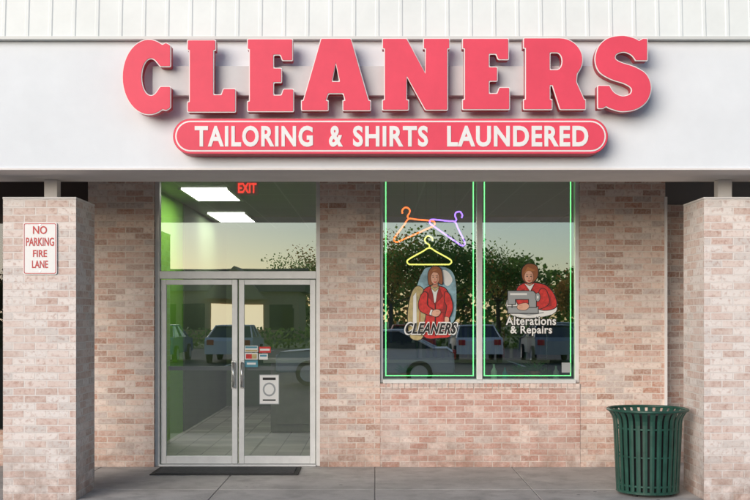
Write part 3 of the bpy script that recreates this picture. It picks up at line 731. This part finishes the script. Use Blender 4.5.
# ---------------------------------------------------------------- world across the parking lot (what the glass mirrors)
def car(name,x,y,rot,col,suv=False):
    e=empty(name); L=4.6; H=1.75 if suv else 1.45; W=0.9
    paint=plain(name+'_paint',col,0.3)
    side=[(-2.3,0.35),(-2.3,0.7),(-2.2,0.88),(-1.2,0.96),(1.0,0.98),(2.1,0.98),(2.28,0.85),(2.3,0.35)]
    if suv: side=[(-2.3,0.35),(-2.3,0.72),(-2.15,0.96),(-1.1,1.06),(2.2,1.08),(2.3,0.9),(2.32,0.35)]
    v=[];f=[];n=len(side)
    for s,k in ((-1,0.93),(-1,1.0),(1,1.0),(1,0.93)):
        for px_,pz in side: v.append((px_*(0.985 if k<1 else 1), s*W*k, pz if k==1.0 else 0.35+(pz-0.35)*0.98))
    for r_ in range(3):
        for i in range(n): f.append((r_*n+i,r_*n+(i+1)%n,(r_+1)*n+(i+1)%n,(r_+1)*n+i))
    f.append(tuple(range(n))[::-1]); f.append(tuple(3*n+i for i in range(n)))
    meshobj('body',v,f,paint,e)
    if suv: cab=[(-1.2,1.05),(-0.45,H-0.05),(1.9,H-0.05),(2.2,1.06)]
    else: cab=[(-1.3,0.95),(-0.5,H-0.05),(0.9,H-0.05),(1.8,0.97)]
    v=[(px_, s*(0.84 if pz<1.2 else 0.66), pz) for s in (-1,1) for px_,pz in cab]
    meshobj('windows',v,[(0,1,2,3)[::-1],(4,5,6,7),(0,4,5,1)[::-1],(1,5,6,2)[::-1],(2,6,7,3)[::-1]],plain('car_glass',(0.02,0.025,0.03),0.1),e)
    a,b_=cab[1][0],cab[2][0]
    box('roof',a-0.03,b_+0.05,-0.68,0.68,H-0.052,H,paint,e,0.02)
    for s in (-1,1):
        for i in (0,1):
            p0=Vector((cab[i*3][0],s*0.85,cab[i*3][1])); p1=Vector((cab[1+i][0],s*0.67,H-0.04)); tube('pillar',[p0,p1],0.03,paint,e)
        mx_=(a+b_)/2; tube('pillar_b',[(mx_,s*0.85,1.0),(mx_,s*0.67,H-0.04)],0.03,paint,e)
        for wx in (-1.45,1.4):
            vv=[];ff=[]
            for yo,r in ((0.76,0.33),(0.93,0.33),(0.935,0.22),(0.91,0.2)):
                for k in range(24): vv.append((wx+r*cos(2*pi*k/24), s*yo, 0.33+r*sin(2*pi*k/24)))
            for j in range(3):
                for k in range(24): ff.append((j*24+k,j*24+(k+1)%24,(j+1)*24+(k+1)%24,(j+1)*24+k))
            ff.append(tuple(72+k for k in range(24)))
            meshobj('wheel',vv,ff,[M_rubber,M_alu],e,[0]*48+[1]*24+[1])
        box('lamp_front',-2.315,-2.24,s*0.62-0.18,s*0.62+0.18,0.66,0.8,M_inkwhite,e,0.01)
        box('lamp_rear',2.25,2.33,s*0.68-0.13,s*0.68+0.13,0.7,0.9,M_inkred,e,0.01)
    box('bumper',-2.36,-2.2,-0.8,0.8,0.38,0.55,M_aludark,e,0.03)
    e.location=(x,y,-0.13); e.rotation_euler=(0,0,rot)
car('parked_car',-0.2,-4.5,radians(4),(0.76,0.77,0.79))
car('parked_car',-8.6,-19.5,radians(90),(0.12,0.18,0.40))
car('parked_car',-5.6,-19.6,radians(90),(0.8,0.8,0.8))
car('parked_car',1.4,-19.4,radians(90),(0.45,0.05,0.05))
car('parked_car',4.0,-19.6,radians(90),(0.8,0.8,0.78))
car('parked_car',7.0,-19.5,radians(90),(0.30,0.32,0.34))
car('parked_car',-12.6,-31.5,radians(90),(0.7,0.7,0.72))
car('parked_car',9.4,-31.5,radians(90),(0.5,0.52,0.56))

def tree_mesh(nm,h,cr,seed,auto):
    rnd=random.Random(seed); v=[];f=[];mi=[]
    def limb(p,q,r0,r1,n=7):
        ax=(q-p).normalized(); s=ax.orthogonal().normalized(); t=ax.cross(s); o=len(v)
        for c,r in ((p,r0),(q,r1)):
            for k in range(n): v.append(c+s*r*cos(2*pi*k/n)+t*r*sin(2*pi*k/n))
        for k in range(n): f.append((o+k,o+(k+1)%n,o+n+(k+1)%n,o+n+k)); mi.append(0)
    th=h*0.35; p0=Vector((0,0,0)); p1=Vector((rnd.uniform(-.2,.2),rnd.uniform(-.2,.2),th)); limb(p0,p1,h*0.028,h*0.02)
    tips=[]
    for i in range(9):
        a=i*2.4+rnd.uniform(-.3,.3); el=rnd.uniform(0.3,1.3)
        q=p1+Vector((cos(a)*cos(el),sin(a)*cos(el),sin(el)))*h*rnd.uniform(0.25,0.5); limb(p1,q,h*0.012,h*0.004,5); tips.append(q)
        for j in range(3):
            q2=q+Vector((rnd.gauss(0,1),rnd.gauss(0,1),rnd.uniform(-.2,1))).normalized()*h*rnd.uniform(0.08,0.18); limb(q,q2,h*0.004,h*0.001,4); tips.append(q2)
    for tp in tips:
        m_=rnd.choices((1,2,3),(1-auto,1-auto,auto*2.2))[0]
        for k in range(150):
            c=tp+Vector((rnd.gauss(0,1),rnd.gauss(0,1),rnd.gauss(0,.8)))*cr*0.16
            a_=Vector((rnd.gauss(0,1),rnd.gauss(0,1),rnd.gauss(0,1))).normalized()*rnd.uniform(0.06,0.13); b2=a_.orthogonal()*0.7
            o=len(v); v.extend([c-a_,c+b2,c+a_,c-b2]); f.append((o,o+1,o+2,o+3)); mi.append(m_)
    me=bpy.data.meshes.new(nm); me.from_pydata([tuple(q) for q in v],[],f)
    for m in [M_bark]+M_leafs: me.materials.append(m)
    me.polygons.foreach_set('material_index',mi); return me
tms=[tree_mesh('tree_%d'%i,h,cr,i+3,au) for i,(h,cr,au) in enumerate(((8.0,4.6,0.15),(6.5,3.8,0.6),(9.5,5,0.25),(6,3.6,0.9)))]
rt=random.Random(11)
for i in range(17):
    x_=-46+i*5.7+rt.uniform(-1.8,1.8); y_=-48-rt.uniform(0,22)
    if -20<x_<-3.5: y_-=26
    t=link(bpy.data.objects.new('autumn_tree',tms[rt.randrange(4)])); t.location=(x_,y_,-0.15); t.rotation_euler=(0,0,rt.uniform(0,6)); s=rt.uniform(0.7,1.05); t.scale=(s,s,s)
# distant tree mass, one object
v=[];f=[];mi=[]
for i in range(30000):
    x_=rt.uniform(-95,95); top=5.2+1.4*sin(x_*0.13)+1.1*sin(x_*0.41+1)+0.7*sin(x_*1.3)+0.4*sin(x_*3.1)
    z_=top*(rt.random()**0.75); c=Vector((x_,-92+rt.gauss(0,2.5),z_))
    a_=Vector((rt.gauss(0,1),rt.gauss(0,1),rt.gauss(0,1))).normalized()*rt.uniform(0.15,0.35); b2=a_.orthogonal()*0.8; o=len(v)
    v+=[c-a_,c+b2,c+a_,c-b2]; f.append((o,o+1,o+2,o+3)); mi.append(rt.choice((0,0,1,2)) if sin(x_*0.3)>0 else rt.choice((0,1,1)))
meshobj('distant_trees',v,f,M_leafs,None,mi)
# hedge strip at lot edge
v=[];f=[];mi=[]
for i in range(9000):
    c=Vector((rt.uniform(-50,50),-38.5+rt.uniform(-.7,.7),rt.uniform(-.1,0.9)+0.15*sin(i)))
    a_=Vector((rt.gauss(0,1),rt.gauss(0,1),rt.gauss(0,1))).normalized()*rt.uniform(0.06,0.14); b2=a_.orthogonal()*0.8; o=len(v)
    v+=[c-a_,c+b2,c+a_,c-b2]; f.append((o,o+1,o+2,o+3)); mi.append(rt.choice((0,1,1)))
meshobj('hedge',v,f,M_leafs,None,mi)
# building opposite
OB=empty('retail_building')
M_tan=plain('tan_render',(0.60,0.42,0.27),0.8,var=0.08); M_roofd=plain('roof_shingle',(0.12,0.08,0.07),0.8,var=0.2); M_glow=plain('shop_light',(0.6,0.6,0.55),0.5,emit=(1,0.82,0.5),es=2.0)
y_=-62
box('walls',-18,-6,y_-9,y_,0-.15,3.6,M_tan,OB)
meshobj('roof',[(-18.5,y_+.5,3.6),(-5.5,y_+.5,3.6),(-5.5,y_-9.5,3.6),(-18.5,y_-9.5,3.6),(-18.5,y_-4.5,5.6),(-5.5,y_-4.5,5.6)],[(0,1,5,4),(2,3,4,5),(1,2,5),(3,0,4)],M_roofd,OB)
meshobj('gable',[(-13.5,y_+1,3.0),(-8.5,y_+1,3.0),(-11,y_+1,5.6),(-13.5,y_-4,3.0),(-8.5,y_-4,3.0),(-11,y_-4,5.6)],[(0,1,2),(1,4,5,2),(0,2,5,3)],M_tan,OB)
for i in range(5): box('shop_window_%d'%i,-17.5+i*2.3,-15.7+i*2.3,y_+.01,y_+.05,0.6,2.6,M_glow if i in(2,3) else M_dark,OB)
box('shop_door',-7.3,-6.4,y_+.01,y_+.05,-0.1,2.3,M_dark,OB)

# ---------------------------------------------------------------- light
SUN_EL,SUN_AZ=14,212   # low evening sun over the parking lot, softened by haze
w=bpy.data.worlds.new('World'); scene.world=w; w.use_nodes=True; nt=w.node_tree
sky=N(nt,'ShaderNodeTexSky'); sky.sky_type='NISHITA'; sky.sun_disc=False
sky.sun_elevation=radians(SUN_EL); sky.sun_rotation=radians(SUN_AZ); sky.dust_density=0.5; sky.air_density=1.0; sky.ozone_density=2.0
nt.links.new(sky.outputs[0],nt.nodes['Background'].inputs[0]); nt.nodes['Background'].inputs[1].default_value=0.15
sl=bpy.data.lights.new('sun','SUN'); sl.energy=3.4; sl.angle=radians(45); sl.color=(1,0.89,0.79)
so=link(bpy.data.objects.new('sun',sl))
az=radians(SUN_AZ); dirv=Vector((sin(az)*cos(radians(SUN_EL)),cos(az)*cos(radians(SUN_EL)),sin(radians(SUN_EL))))
so.rotation_euler=dirv.to_track_quat('Z','Y').to_euler(); so.location=(0,-10,20)

# ---------------------------------------------------------------- camera
cd=bpy.data.cameras.new('camera'); cam=link(bpy.data.objects.new('camera',cd)); scene.camera=cam
cam.location=(0,0,EYE); cam.rotation_euler=(radians(90),0,0)
cd.sensor_width=36; cd.lens=F/750*36; cd.shift_y=66/750; cd.clip_end=1000; cd.clip_start=0.1
scene.view_settings.view_transform='Standard'; scene.view_settings.look='None'; scene.view_settings.exposure=0
